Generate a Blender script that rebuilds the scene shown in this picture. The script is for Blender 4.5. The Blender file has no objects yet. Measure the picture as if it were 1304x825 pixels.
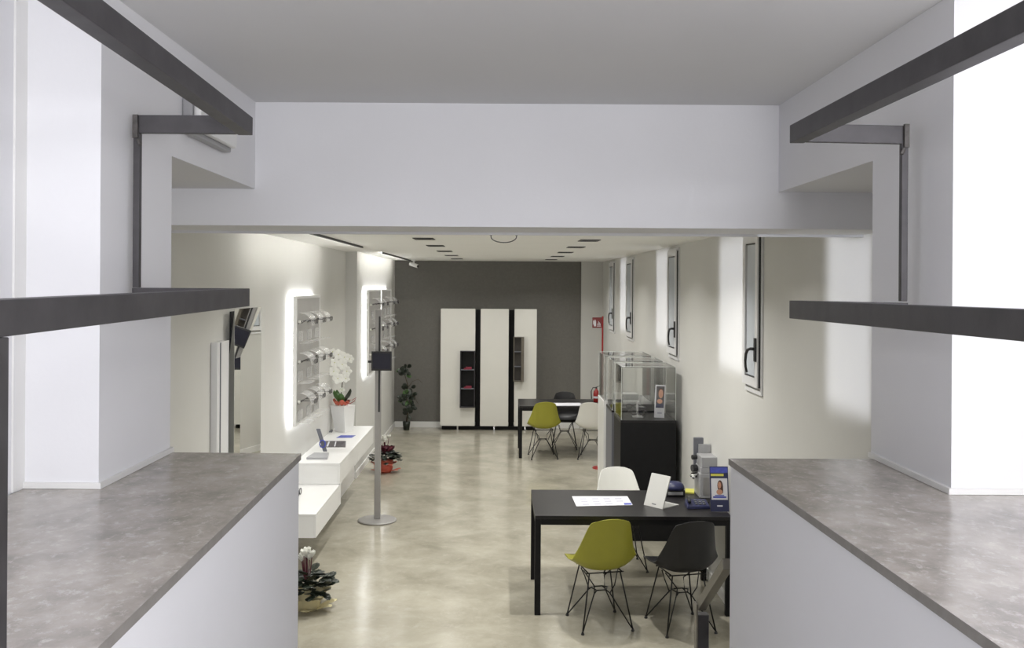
import bpy, bmesh, math, random
from mathutils import Vector, Matrix
random.seed(7)
PI = math.pi
S = bpy.context.scene
COL = S.collection

# ------------------------------------------------------------------ camera
F, VX, VY, RO, H = 1180.0, 637.0, 363.0, 0.0065, 2.45
cam_d = bpy.data.cameras.new('camera'); cam = bpy.data.objects.new('camera', cam_d); COL.objects.link(cam)
cam.location = (0, 0, H)
cam.rotation_mode = 'QUATERNION'
cam.rotation_quaternion = (Matrix.Rotation(-RO, 3, 'Y') @ Matrix.Rotation(PI/2, 3, 'X')).to_quaternion()
cam_d.sensor_width = 36; cam_d.lens = 36*F/1304
cam_d.shift_x = (652-VX)/1304; cam_d.shift_y = -(412.5-VY)/1304
cam_d.clip_start = 0.02; cam_d.clip_end = 100
S.camera = cam

# ------------------------------------------------------------------ world, lights, exposure
w = bpy.data.worlds.new('world'); S.world = w; w.use_nodes = True
w.node_tree.nodes['Background'].inputs[0].default_value = (0.85, 0.88, 1, 1)
w.node_tree.nodes['Background'].inputs[1].default_value = 0.4
S.cycles.transparent_max_bounces = 32
S.view_settings.view_transform = 'Standard'; S.view_settings.look = 'None'
S.view_settings.exposure = 0.0; S.view_settings.gamma = 1; S.view_settings.use_curve_mapping = False

def area(name, loc, aim, sx, sy, power, col=(1, 1, 1), spread=180):
    d = bpy.data.lights.new(name, 'AREA'); d.shape = 'RECTANGLE'; d.size = sx; d.size_y = sy
    d.energy = power; d.color = col; d.spread = math.radians(spread)
    o = bpy.data.objects.new(name, d); COL.objects.link(o); o.location = loc
    o.rotation_euler = Vector(aim).to_track_quat('-Z', 'Y').to_euler()
    return o
COOL = (0.965, 0.965, 1.0); WARM = (1.0, 0.982, 0.94)
area('hall_light', (0.60, 0.2, 3.2), (-0.15, 0.15, -1), 1.4, 1.4, 52, COOL)
area('hall_light_front', (1.15, -1.6, 2.3), (-0.45, 1, 0.32), 0.8, 1.2, 49, COOL, 150)
area('hall_light_right', (1.40, 0.9, 2.75), (0.35, 1, -0.25), 0.35, 0.35, 9.5, COOL)
area('hall_light_left', (-1.12, 1.0, 2.85), (-0.25, 1, -0.35), 0.3, 0.3, 5, COOL)
CEIL_W = 11.5       # power of one back-room ceiling lamp
PATCH_W = 1.9  # power of the added lamps that brighten wall patches

# ------------------------------------------------------------------ picture -> place
def dirv(px, py):
    dx, dy = px-VX, VY-py
    return Vector(((dx*math.cos(RO)-dy*math.sin(RO))/F, 1.0, (dx*math.sin(RO)+dy*math.cos(RO))/F))
def P(px, py, Y):
    d = dirv(px, py); return Vector((d.x*Y, Y, H+d.z*Y))
def FL(px, py, z):
    d = dirv(px, py); t = (z-H)/d.z; return Vector((d.x*t, t, z))

# ------------------------------------------------------------------ materials
def srgb(r, g, b):
    f = lambda c: c/12.92 if c <= 0.04045 else ((c+0.055)/1.055)**2.4
    return (f(r/255), f(g/255), f(b/255), 1)
def mat(name, col, rough=0.5, metal=0.0, var=0.04, scale=8, bump=0.0, bscale=60, trans=0.0, emit=None, es=0.0, coat=0.0, spec=0.5):
    m = bpy.data.materials.new(name); m.use_nodes = True
    nt = m.node_tree; b = nt.nodes['Principled BSDF']
    b.inputs['Roughness'].default_value = rough; b.inputs['Metallic'].default_value = metal
    b.inputs['Specular IOR Level'].default_value = spec
    if coat: b.inputs['Coat Weight'].default_value = coat
    tc = nt.nodes.new('ShaderNodeTexCoord')
    n = nt.nodes.new('ShaderNodeTexNoise'); n.inputs['Scale'].default_value = scale; n.inputs['Detail'].default_value = 4
    nt.links.new(tc.outputs['Object'], n.inputs['Vector'])
    r = nt.nodes.new('ShaderNodeValToRGB')
    c = col
    r.color_ramp.elements[0].position = 0.3; r.color_ramp.elements[1].position = 0.7
    r.color_ramp.elements[0].color = tuple(max(0, x*(1-var)) for x in c[:3])+(1,)
    r.color_ramp.elements[1].color = tuple(min(1, x*(1+var)) for x in c[:3])+(1,)
    nt.links.new(n.outputs['Fac'], r.inputs['Fac']); nt.links.new(r.outputs['Color'], b.inputs['Base Color'])
    if bump:
        n2 = nt.nodes.new('ShaderNodeTexNoise'); n2.inputs['Scale'].default_value = bscale; n2.inputs['Detail'].default_value = 3
        nt.links.new(tc.outputs['Object'], n2.inputs['Vector'])
        bp = nt.nodes.new('ShaderNodeBump'); bp.inputs['Strength'].default_value = bump; bp.inputs['Distance'].default_value = 0.002
        nt.links.new(n2.outputs['Fac'], bp.inputs['Height']); nt.links.new(bp.outputs['Normal'], b.inputs['Normal'])
    if emit:
        b.inputs['Emission Color'].default_value = emit; b.inputs['Emission Strength'].default_value = es
    return m
def clear(name, tint, gl=0.12, rough=0.03):
    m = bpy.data.materials.new(name); m.use_nodes = True; nt = m.node_tree
    nt.nodes.remove(nt.nodes['Principled BSDF']); out = nt.nodes['Material Output']
    t = nt.nodes.new('ShaderNodeBsdfTransparent'); t.inputs[0].default_value = tint
    g = nt.nodes.new('ShaderNodeBsdfGlossy'); g.inputs['Roughness'].default_value = rough
    fr = nt.nodes.new('ShaderNodeFresnel'); fr.inputs[0].default_value = 1.45
    mx = nt.nodes.new('ShaderNodeMixShader')
    ad = nt.nodes.new('ShaderNodeMath'); ad.operation = 'MULTIPLY_ADD'; ad.inputs[1].default_value = 0.8; ad.inputs[2].default_value = gl*0.3
    nt.links.new(fr.outputs[0], ad.inputs[0]); nt.links.new(ad.outputs[0], mx.inputs[0])
    nt.links.new(t.outputs[0], mx.inputs[1]); nt.links.new(g.outputs[0], mx.inputs[2])
    nt.links.new(mx.outputs[0], out.inputs[0])
    return m
def frosted(name, amount=0.35, col=(0.9, 0.9, 0.9, 1)):
    m = bpy.data.materials.new(name); m.use_nodes = True; nt = m.node_tree
    b = nt.nodes['Principled BSDF']; out = nt.nodes['Material Output']
    b.inputs['Base Color'].default_value = col; b.inputs['Roughness'].default_value = 0.15
    t = nt.nodes.new('ShaderNodeBsdfTransparent')
    mx = nt.nodes.new('ShaderNodeMixShader'); mx.inputs[0].default_value = amount
    nt.links.new(t.outputs[0], mx.inputs[1]); nt.links.new(b.outputs[0], mx.inputs[2]); nt.links.new(mx.outputs[0], out.inputs[0])
    return m
def stone(name, c1, c2, c3, rough, s1, s2, stretch=(1, 1, 1), vein=0.3, rvar=0.0, dist=0.6):
    m = bpy.data.materials.new(name); m.use_nodes = True; nt = m.node_tree; b = nt.nodes['Principled BSDF']
    tc = nt.nodes.new('ShaderNodeTexCoord'); mp = nt.nodes.new('ShaderNodeMapping'); mp.inputs['Scale'].default_value = stretch
    mp.inputs['Rotation'].default_value = (0, 0, 0.35)
    nt.links.new(tc.outputs['Object'], mp.inputs['Vector'])
    a = nt.nodes.new('ShaderNodeTexNoise'); a.inputs['Scale'].default_value = s1; a.inputs['Detail'].default_value = 8; a.inputs['Roughness'].default_value = 0.65
    a.inputs['Distortion'].default_value = dist
    nt.links.new(mp.outputs[0], a.inputs['Vector'])
    r = nt.nodes.new('ShaderNodeValToRGB'); r.color_ramp.elements[0].position = 0.32; r.color_ramp.elements[1].position = 0.68
    r.color_ramp.elements[0].color = c1; r.color_ramp.elements[1].color = c2
    nt.links.new(a.outputs['Fac'], r.inputs['Fac'])
    v = nt.nodes.new('ShaderNodeTexNoise'); v.inputs['Scale'].default_value = s2; v.inputs['Detail'].default_value = 10; v.inputs['Roughness'].default_value = 0.75
    v.inputs['Distortion'].default_value = dist*1.5
    nt.links.new(mp.outputs[0], v.inputs['Vector'])
    r2 = nt.nodes.new('ShaderNodeValToRGB')
    e = r2.color_ramp.elements; e[0].position = 0.53; e[0].color = (0, 0, 0, 1); e[1].position = 0.70; e[1].color = (vein, vein, vein, 1)
    nt.links.new(v.outputs['Fac'], r2.inputs['Fac'])
    mx = nt.nodes.new('ShaderNodeMixRGB'); mx.inputs[2].default_value = c3
    nt.links.new(r2.outputs['Color'], mx.inputs[0]); nt.links.new(r.outputs['Color'], mx.inputs[1])
    nt.links.new(mx.outputs[0], b.inputs['Base Color'])
    mr = nt.nodes.new('ShaderNodeMapRange'); mr.inputs[3].default_value = rough-rvar; mr.inputs[4].default_value = rough+rvar
    nt.links.new(a.outputs['Fac'], mr.inputs[0]); nt.links.new(mr.outputs[0], b.inputs['Roughness'])
    bp = nt.nodes.new('ShaderNodeBump'); bp.inputs['Strength'].default_value = 0.08; bp.inputs['Distance'].default_value = 0.002
    nt.links.new(v.outputs['Fac'], bp.inputs['Height']); nt.links.new(bp.outputs['Normal'], b.inputs['Normal'])
    return m

M = dict(
    hallwall=mat('hall_plaster', (0.78, 0.78, 0.80, 1), 0.7, var=0.015, scale=2, bump=0.15),
    hallceil=mat('hall_ceiling_paint', (0.70, 0.70, 0.71, 1), 0.8, var=0.01, scale=2, bump=0.1),
    wall=mat('shop_plaster', (0.62, 0.615, 0.59, 1), 0.7, var=0.02, scale=1.5, bump=0.15),
    ceil=mat('shop_ceiling_paint', (0.88, 0.875, 0.84, 1), 0.8, var=0.01, scale=2),
    grey=mat('grey_wallpaper', srgb(112, 110, 105), 0.75, var=0.06, scale=30, bump=0.3, bscale=150),
    floor=stone('polished_stone_floor', (0.30, 0.28, 0.222, 1), (0.455, 0.428, 0.35, 1), (0.60, 0.57, 0.49, 1), 0.17, 2.2, 9, (1, 1, 1), 0.30, 0.05, 0.3),
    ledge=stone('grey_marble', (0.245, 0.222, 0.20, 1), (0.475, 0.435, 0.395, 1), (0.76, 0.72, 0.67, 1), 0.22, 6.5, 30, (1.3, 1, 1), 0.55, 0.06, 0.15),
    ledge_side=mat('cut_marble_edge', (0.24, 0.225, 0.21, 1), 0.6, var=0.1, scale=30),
    steel=mat('raw_dark_steel', srgb(72, 70, 72), 0.5, metal=0.35, var=0.18, scale=14, bump=0.1),
    steel_light=mat('brushed_steel', srgb(120, 116, 106), 0.4, metal=0.5, var=0.05, scale=20),
    weld=mat('weld_steel', srgb(88, 85, 83), 0.6, metal=0.4, var=0.3, scale=60, bump=0.6),
    white=mat('white_lacquer', (0.80, 0.80, 0.79, 1), 0.3, var=0.01),
    standwhite=mat('pale_grey_card', (0.58, 0.58, 0.56, 1), 0.45, var=0.01),
    cab=mat('cream_lacquer', (0.75, 0.74, 0.69, 1), 0.35, var=0.015, scale=3),
    skirt=mat('white_skirting', (0.78, 0.775, 0.76, 1), 0.4, var=0.01),
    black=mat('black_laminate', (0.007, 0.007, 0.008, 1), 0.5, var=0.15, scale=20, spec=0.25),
    tabletop=mat('black_table_laminate', (0.014, 0.013, 0.014, 1), 0.36, var=0.1, scale=20, spec=0.4),
    blackplastic=mat('black_plastic', (0.02, 0.02, 0.022, 1), 0.35, var=0.1),
    darkbox=mat('charcoal_box', (0.035, 0.032, 0.038, 1), 0.45, var=0.1),
    taupe=mat('taupe_box', (0.14, 0.125, 0.10, 1), 0.5, var=0.1),
    brown=mat('inner_brown', (0.07, 0.062, 0.055, 1), 0.5, var=0.1),
    green=mat('olive_shell_plastic', (0.33, 0.32, 0.035, 1), 0.38, var=0.03),
    blackshell=mat('black_shell_plastic', (0.010, 0.010, 0.012, 1), 0.42, var=0.05),
    whiteshell=mat('white_shell_plastic', (0.80, 0.80, 0.76, 1), 0.35, var=0.01),
    wire=mat('black_wire_steel', (0.012, 0.012, 0.012, 1), 0.35, metal=0.3, var=0.1),
    chrome=mat('chrome', (0.8, 0.8, 0.8, 1), 0.12, metal=1, var=0.01),
    alu=mat('painted_aluminium', srgb(160, 158, 156), 0.4, metal=0.4, var=0.03),
    winframe=mat('white_window_frame', (0.76, 0.76, 0.77, 1), 0.35, var=0.01),
    glasspane=mat('frosted_window_glass', srgb(200, 206, 214), 0.25, var=0.04, scale=4),
    flat_black=mat('black_gasket', (0.02, 0.02, 0.022, 1), 0.5),
    mirror=mat('mirror_silver', (0.85, 0.86, 0.84, 1), 0.015, metal=1, var=0.0),
    led=mat('led_strip', (1, 1, 1, 1), 0.5, emit=(0.97, 0.98, 1, 1), es=11.0),
    lampbar=mat('lamp_cells', (0.03, 0.03, 0.03, 1), 0.4),
    ledcell=mat('lamp_diode', (1, 1, 1, 1), 0.4, emit=(1, 0.96, 0.88, 1), es=1.5),
    panel=mat('display_panel_grey', (0.46, 0.45, 0.44, 1), 0.35, var=0.03),
    acrylic=clear('clear_acrylic', (0.988, 0.99, 0.988, 1), gl=0.05),
    frost=frosted('frosted_acrylic', 0.30),
    edge=frosted('acrylic_edge', 0.55, (0.80, 0.83, 0.80, 1)),
    specs=mat('dark_spectacle_frame', (0.03, 0.025, 0.03, 1), 0.3),
    paper=mat('white_paper', (0.66, 0.66, 0.70, 1), 0.6, var=0.01),
    print=mat('pale_print', (0.42, 0.42, 0.50, 1), 0.6),
    blue=mat('blue_print', srgb(70, 80, 170), 0.5, var=0.15, scale=40),
    navy=mat('navy_print', srgb(40, 44, 80), 0.4, var=0.1),
    darkprint=mat('dark_print', srgb(70, 66, 70), 0.5, var=0.4, scale=50),
    skin=mat('printed_skin', srgb(190, 140, 115), 0.5),
    hairp=mat('printed_hair', srgb(80, 50, 40), 0.5),
    yellow=mat('yellow_note', srgb(205, 200, 90), 0.6),
    machine=mat('grey_machine_plastic', srgb(160, 160, 162), 0.45, var=0.02),
    machine_d=mat('dark_grey_machine', srgb(105, 107, 114), 0.45, var=0.02),
    red=mat('red_paint', srgb(150, 30, 30), 0.35, var=0.05),
    maroon=mat('sign_maroon', srgb(120, 50, 52), 0.5, var=0.05),
    book=mat('red_book', srgb(130, 40, 60), 0.5, var=0.1),
    leaf=mat('dark_leaf', srgb(34, 42, 32), 0.35, var=0.35, scale=25),
    leaf2=mat('mid_green_leaf', srgb(70, 105, 50), 0.35, var=0.2, scale=15),
    petal=mat('white_petal', (0.85, 0.85, 0.80, 1), 0.5, var=0.03),
    lip=mat('petal_heart', srgb(190, 195, 120), 0.5),
    burg=mat('burgundy_leaf', srgb(88, 30, 45), 0.5, var=0.3, scale=30),
    orange=mat('coral_wrap', srgb(196, 98, 78), 0.5, var=0.15, scale=12),
    cream=mat('cream_wrap', srgb(200, 190, 150), 0.5, var=0.15, scale=12),
    stem=mat('brown_stem', srgb(70, 60, 40), 0.6),
    step=mat('step_stone', (0.36, 0.34, 0.31, 1), 0.3, var=0.1, scale=5),
)

# ------------------------------------------------------------------ mesh helpers
def mesh(name, bm, m, parent=None, smooth=False, bevel=0.0):
    bmesh.ops.recalc_face_normals(bm, faces=bm.faces)
    if bevel:
        bmesh.ops.bevel(bm, geom=list(bm.edges), offset=bevel, segments=2, affect='EDGES', profile=0.6, clamp_overlap=True)
    me = bpy.data.meshes.new(name); bm.to_mesh(me); bm.free()
    for mm in (m if isinstance(m, (list, tuple)) else [m]): me.materials.append(mm)
    if smooth:
        for p in me.polygons: p.use_smooth = True
    o = bpy.data.objects.new(name, me); COL.objects.link(o)
    if parent: o.parent = parent
    return o
def box(bm, x0, x1, y0, y1, z0, z1, mi=0):
    v = [bm.verts.new((x, y, z)) for x in (x0, x1) for y in (y0, y1) for z in (z0, z1)]
    fs = []
    for q in ((0, 1, 3, 2), (4, 6, 7, 5), (0, 4, 5, 1), (2, 3, 7, 6), (0, 2, 6, 4), (1, 5, 7, 3)):
        f = bm.faces.new([v[i] for i in q]); f.material_index = mi; fs.append(f)
    return v
def bx(name, x0, x1, y0, y1, z0, z1, m, parent=None, bevel=0.0):
    bm = bmesh.new(); box(bm, x0, x1, y0, y1, z0, z1); return mesh(name, bm, m, parent, bevel=bevel)
def prism(bm, pts, z0, z1, mi=0):
    a = [bm.verts.new((p[0], p[1], z0)) for p in pts]; b = [bm.verts.new((p[0], p[1], z1)) for p in pts]
    n = len(pts)
    for f in [a[::-1], b]+[[a[i], a[(i+1) % n], b[(i+1) % n], b[i]] for i in range(n)]:
        g = bm.faces.new(f); g.material_index = mi
def tube(bm, pts, r, n=8, r2=None):
    pts = [Vector(p) for p in pts]; rings = []; k = len(pts)
    up = Vector((0.13, 0.27, 1)).normalized()
    for i, p in enumerate(pts):
        t = (pts[min(i+1, k-1)]-pts[max(i-1, 0)]).normalized()
        a = t.cross(up)
        if a.length < 0.1: a = t.cross(Vector((1, 0.1, 0)))
        a.normalize(); b = t.cross(a).normalized()
        rr = r if r2 is None else r+(r2-r)*i/(k-1)
        rings.append([bm.verts.new(p+a*math.cos(2*PI*j/n)*rr+b*math.sin(2*PI*j/n)*rr) for j in range(n)])
    for i in range(k-1):
        for j in range(n):
            bm.faces.new([rings[i][j], rings[i][(j+1) % n], rings[i+1][(j+1) % n], rings[i+1][j]])
    bm.faces.new(rings[0][::-1]); bm.faces.new(rings[-1])
def lathe(bm, prof, n=32, c=(0, 0, 0)):
    rings = []
    for r, z in prof:
        rings.append([bm.verts.new((c[0]+max(r, 1e-4)*math.cos(2*PI*j/n), c[1]+max(r, 1e-4)*math.sin(2*PI*j/n), c[2]+z)) for j in range(n)])
    for i in range(len(prof)-1):
        for j in range(n):
            bm.faces.new([rings[i][j], rings[i][(j+1) % n], rings[i+1][(j+1) % n], rings[i+1][j]])
    bm.faces.new(rings[0][::-1]); bm.faces.new(rings[-1])
def slab(bm, q, n, mi=0):
    """a quad q (4 points) given thickness along vector n"""
    a = [bm.verts.new(Vector(p)) for p in q]; b = [bm.verts.new(Vector(p)+Vector(n)) for p in q]
    for f in [a[::-1], b]+[[a[i], a[(i+1) % 4], b[(i+1) % 4], b[i]] for i in range(4)]:
        g = bm.faces.new(f); g.material_index = mi
def beam(bm, A, B, sx, sz):
    """rectangular bar from A to B (centre line), sx wide sideways, sz tall"""
    A, B = Vector(A), Vector(B); t = (B-A).normalized()
    s = t.cross(Vector((0, 0, 1)))
    if s.length < 0.05: s = Vector((1, 0, 0))
    s.normalize(); u = s.cross(t).normalized()
    q = lambda C: [C-s*sx/2-u*sz/2, C+s*sx/2-u*sz/2, C+s*sx/2+u*sz/2, C-s*sx/2+u*sz/2]
    slab(bm, q(A), B-A)
def tag(o, label, cat, group=None, kind=None):
    if label: o['label'] = label
    if cat: o['category'] = cat
    if group: o['group'] = group
    if kind: o['kind'] = kind
    return o
def thing(name, loc, label, cat, rz=0, group=None):
    o = bpy.data.objects.new(name, None); COL.objects.link(o); o.location = loc; o.rotation_euler = (0, 0, rz)
    o.empty_display_size = 0.1
    return tag(o, label, cat, group)
def struct(name, x0, x1, y0, y1, z0, z1, m, label=None):
    o = bx(name, x0, x1, y0, y1, z0, z1, m); o['kind'] = 'structure'
    if label: o['label'] = label
    return o
def st(o, label=None):
    o['kind'] = 'structure'
    if label: o['label'] = label
    return o
KIDS = {}
def copy_tree(o, loc=None, rz=None, label=None, parent=None, group=None):
    c = o.copy(); COL.objects.link(c)
    if parent: c.parent = parent
    if loc is not None: c.location = loc
    if rz is not None: c.rotation_euler = (0, 0, rz)
    if label: c['label'] = label
    if group: c['group'] = group
    for ch in [x for x in COL.objects if x.parent == o]: copy_tree(ch, parent=c)
    return c

# ------------------------------------------------------------------ the setting
XL, XL2, XR, YB, ZC = -1.95, -1.81, 1.76, 15.93, 2.86
ZH = 3.247           # hall ceiling
HL, HR = -1.08, 1.22 # hall side walls above the ledges
YP, YE = 2.50, 3.04  # pillar near and far
Y0, Y1 = 4.07, 4.50  # beam
ZS, ZLIN = 2.705, 2.866
ZL = H-0.555         # ledge top
LAND = 0.85

st(bx('floor', -2.3, 2.1, 2.2, YB+0.2, -0.15, 0, M['floor']), 'polished beige stone floor of the lower room')
st(bx('ceiling', -2.2, 2.0, Y1, YB+0.2, ZC, ZC+0.12, M['ceil']), 'off-white ceiling of the lower room')
st(bx('ceiling', -2.6, 2.6, -2.7, Y1, ZH, ZH+0.12, M['hallceil']), 'pale grey ceiling above the stair landing')
# left wall with a jog, right wall, back wall
st(bx('wall_left', XL-0.2, XL, YE, 11.7, 0, ZC, M['wall']), 'plain off-white left wall of the lower room, near part')
st(bx('wall_left', XL-0.2, XL2, 11.7, YB, 0, ZC, M['wall']), 'plain off-white left wall of the lower room, far part')
st(bx('wall_right', XR, XR+0.2, YE, YB, 0, ZC, M['wall']), 'off-white right wall of the lower room with small windows')
st(bx('wall_back', XL-0.2, XR+0.2, YB, YB+0.2, 0, ZC, M['wall']), 'far end wall of the lower room')
gr = bx('grey_panel', XL2, 1.39, YB-0.012, YB-0.002, 0.0, ZC, M['grey'], bpy.data.objects['wall_back'])
gr['label'] = 'dark grey painted field of the far wall'
st(bx('trim_1', 1.39, XR, YB-0.06, YB-0.002, 0, ZC, M['wall']), 'white strip of wall right of the grey wall')
# beam, side lintels, pillars, parapets, hall walls
st(bx('wall_front', -2.15, 2.6, Y0, Y1, ZS, ZH, M['hallwall']), 'white header beam across the stair opening')
st(bx('trim_2', -2.15, 2.0, Y1-0.004, Y1+0.02, ZS-0.012, ZC, M['hallceil']), 'thin grey strip under the back edge of the header beam')
st(bx('wall_left', XL-0.2, HL, YE, Y0, ZLIN, ZH, M['hallwall']), 'white wall above the side opening left of the beam')
st(bx('wall_right', HR, 2.6, YE, Y0, ZLIN, ZH, M['hallwall']), 'white wall above the side opening right of the beam')
st(bx('wall_left', -2.15, HL, YP, YE, ZL, ZH, M['hallwall']), 'white pillar standing on the left ledge')
st(bx('wall_right', HR, 2.6, YP, YE, ZL, ZH, M['hallwall']), 'white pillar standing on the right ledge')
st(bx('wall_left', -1.5, -1.285, -2.5, YP, 0, ZH, M['hallwall']), 'white wall panel at the far left edge')
st(bx('wall_right', 1.62, 1.8, -2.5, YP, 0, ZH, M['hallwall']), 'white side wall of the landing, right')
st(bx('wall_back', -1.6, 1.9, -2.7, -2.5, 0, ZH, M['hallwall']), 'wall behind the landing')
# shadow gap line of the left panel
st(bx('trim_3', -1.285, -1.279, 2.44, YP, ZL, ZH, M['skirt']), 'upright joint in the wall at the left edge')
LF, LN = FL(383.5, 577, ZL), FL(123, 825, ZL)
RF, RN = FL(927.6, 583.2, ZL), FL(1276.6, 825, ZL)
def ext(a, b, y):
    t = (y-a.y)/(b.y-a.y); return a+(b-a)*t
LNN, RNN = ext(LF, LN, -0.6), ext(RF, RN, -0.6)
TH = 0.0215
LF2 = Vector((-2.15, LF.y+0.02, 0)); RF2 = Vector((2.6, RF.y+0.012, 0))
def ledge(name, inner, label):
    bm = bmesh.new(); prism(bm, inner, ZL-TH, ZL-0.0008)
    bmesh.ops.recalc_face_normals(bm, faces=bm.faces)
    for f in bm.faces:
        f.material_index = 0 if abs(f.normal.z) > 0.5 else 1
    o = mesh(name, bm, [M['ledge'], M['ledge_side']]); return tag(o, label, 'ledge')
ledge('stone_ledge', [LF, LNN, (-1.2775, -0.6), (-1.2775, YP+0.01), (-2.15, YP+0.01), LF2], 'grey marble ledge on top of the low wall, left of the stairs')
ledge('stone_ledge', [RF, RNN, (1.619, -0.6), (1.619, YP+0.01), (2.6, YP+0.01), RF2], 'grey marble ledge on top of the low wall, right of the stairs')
IN = 0.006
bm = bmesh.new(); prism(bm, [(LF.x-IN, LF.y-IN), (LNN.x-IN, -0.6), (-1.285, -0.6), (-1.285, YP), (-2.15, YP), (-2.15, LF.y-IN)], 0, ZL-TH-0.0006)
st(mesh('wall_left', bm, M['hallwall']), 'low white parapet under the left marble ledge')
bm = bmesh.new(); prism(bm, [(RF.x+IN, RF.y-IN), (RNN.x+IN, -0.6), (1.62, -0.6), (1.62, YP), (2.6, YP), (2.6, RF.y-IN)], 0, ZL-TH-0.0006)
st(mesh('wall_right', bm, M['hallwall']), 'low white parapet under the right marble ledge')
# skirting on the ledges at the foot of the pillars
def skirt(name, pts, z0, h, t, label):
    bm = bmesh.new()
    for a, b in zip(pts[:-1], pts[1:]):
        a, b = Vector((*a, z0)), Vector((*b, z0)); d = (b-a).normalized(); n = Vector((d.y, -d.x, 0))
        slab(bm, [a-d*0, b+d*t, b+d*t+Vector((0, 0, h)), a+Vector((0, 0, h))], n*t)
    return st(mesh(name, bm, M['skirt']), label)
skirt('baseboard_left', [(HL, YE), (HL, YP), (-1.285, YP)][::-1], ZL, 0.016, 0.010, 'thin white skirting at the foot of the left pillar')
skirt('baseboard_right', [(HR, YE), (HR, YP), (1.62, YP)], ZL, 0.016, 0.010, 'thin white skirting at the foot of the right pillar')
# landing and steps
st(bx('floor', -0.72, 0.86, -2.5, 2.6, 0, LAND, M['step']), 'stone landing at the head of the stairs')
sb = thing('stair_flight', (0, 2.6, 0), 'short flight of stone steps down to the lower floor, between the parapets', 'stairs')
for i in range(4):
    bx('step', -0.635, 0.735, 0.28*i, 0.28*(i+1)-0.001, 0.001, LAND-0.17*(i+1), M['step'], sb)
# lower room skirting
st(bx('baseboard_left', XL, XL+0.012, YE, 11.7, 0, 0.085, M['skirt']), 'white skirting along the left wall, near part')
bm = bmesh.new(); box(bm, XL+0.0121, XL2+0.012, 11.688, 11.7, 0, 0.085); box(bm, XL2, XL2+0.012, 11.7001, YB, 0, 0.085)
st(mesh('baseboard_left', bm, M['skirt']), 'white skirting along the left wall, far part')
st(bx('baseboard_back', XL2+0.013, 1.38, YB-0.026, YB-0.013, 0, 0.10, M['skirt']), 'white skirting under the grey wall')
st(bx('baseboard_right', XR-0.012, XR, YE, YB-0.07, 0, 0.085, M['skirt']), 'white skirting along the right wall')

# ------------------------------------------------------------------ windows on the right wall
def patch_lamp(i, ya, yb):
    # added lamp hung off the wall, brightens a patch beside each window
    o = area('patch_lamp_%d' % i, (XR-0.50, (ya+yb)/2-0.26, 2.32), (0.50, 0.22, 0.0), 1.0, yb-ya-0.12, PATCH_W*(yb-ya), (0.88, 0.90, 1), 20)
    q = Vector((0.50, 0.22, 0)).to_track_quat('-Z', 'X'); o.rotation_euler = q.to_euler(); o.data.size, o.data.size_y = yb-ya-0.12, 1.0
    x = Vector((0.50, 0.22, 0)).normalized(); zz = Vector((0, 0, 1)); side = zz.cross(-x)
    o.rotation_euler = Matrix((side, zz, -x)).transposed().to_euler()
def window(i, ya, yb, zb=1.72, zt=2.83):
    r = bpy.data.objects.new('window_%d' % i, None); COL.objects.link(r); r.location = (XR, ya, zb); st(r)
    r['label'] = ['narrow white casement window high on the right wall, nearest the stairs',
                  'narrow white casement window high on the right wall, second from the stairs',
                  'narrow white casement window high on the right wall, third from the stairs',
                  'narrow white casement window high on the right wall, farthest from the stairs'][i-1]
    L, T = yb-ya, zt-zb
    def ring(bm, x0, x1, y0, y1, z0, z1, w):
        box(bm, x0, x1, y0, y0+w, z0, z1); box(bm, x0, x1, y1-w, y1, z0, z1)
        box(bm, x0, x1, y0+w, y1-w, z0, z0+w); box(bm, x0, x1, y0+w, y1-w, z1-w, z1)
    bm = bmesh.new(); ring(bm, -0.014, -0.001, 0, L, 0, T, 0.030); mesh('window_frame', bm, M['winframe'], r)
    bm = bmesh.new(); box(bm, -0.026, -0.0145, 0.0175, 0.022, 0.05, T-0.03); mesh('flat_black', bm, M['flat_black'], r)  # dark strip put in for the shaded gap beside the casement
    c = mesh('casement', (lambda b: (ring(b, -0.036, -0.0145, 0.0225, L-0.012, 0.05, T-0.02, 0.060), b)[1])(bmesh.new()), M['winframe'], r)
    bx('glazing_bead', -0.030, -0.016, 0.083, L-0.0725, 0.1105, 0.1185, M['flat_black'], c); bx('glazing_bead', -0.030, -0.016, 0.083, L-0.0725, T-0.0885, T-0.0805, M['flat_black'], c)
    bm = bmesh.new(); box(bm, -0.024, -0.019, 0.0925, L-0.082, 0.120, T-0.090); mesh('pane', bm, M['glasspane'], c)
    h = mesh('handle', (lambda b: (box(b, -0.048, -0.0365, 0.030, 0.072, 0.225, 0.385), b)[1])(bmesh.new()), M['blackplastic'], c, bevel=0.004)
    bm = bmesh.new(); tube(bm, [(-0.045, 0.052, 0.31), (-0.072, 0.054, 0.312), (-0.084, 0.075, 0.305), (-0.088, 0.105, 0.275), (-0.088, 0.120, 0.23), (-0.086, 0.120, 0.185), (-0.080, 0.108, 0.150)], 0.011, 10, 0.008)
    hm = mesh('handle_lever', bm, M['blackplastic'], r, smooth=True)
    if i < 4: patch_lamp(i, yb+0.08, yb+0.90)
window(1, 6.19, 6.60); window(2, 9.08, 9.60); window(3, 12.15, 12.75); window(4, 14.15, 14.75)
patch_lamp(0, 4.40, 5.06)

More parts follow.
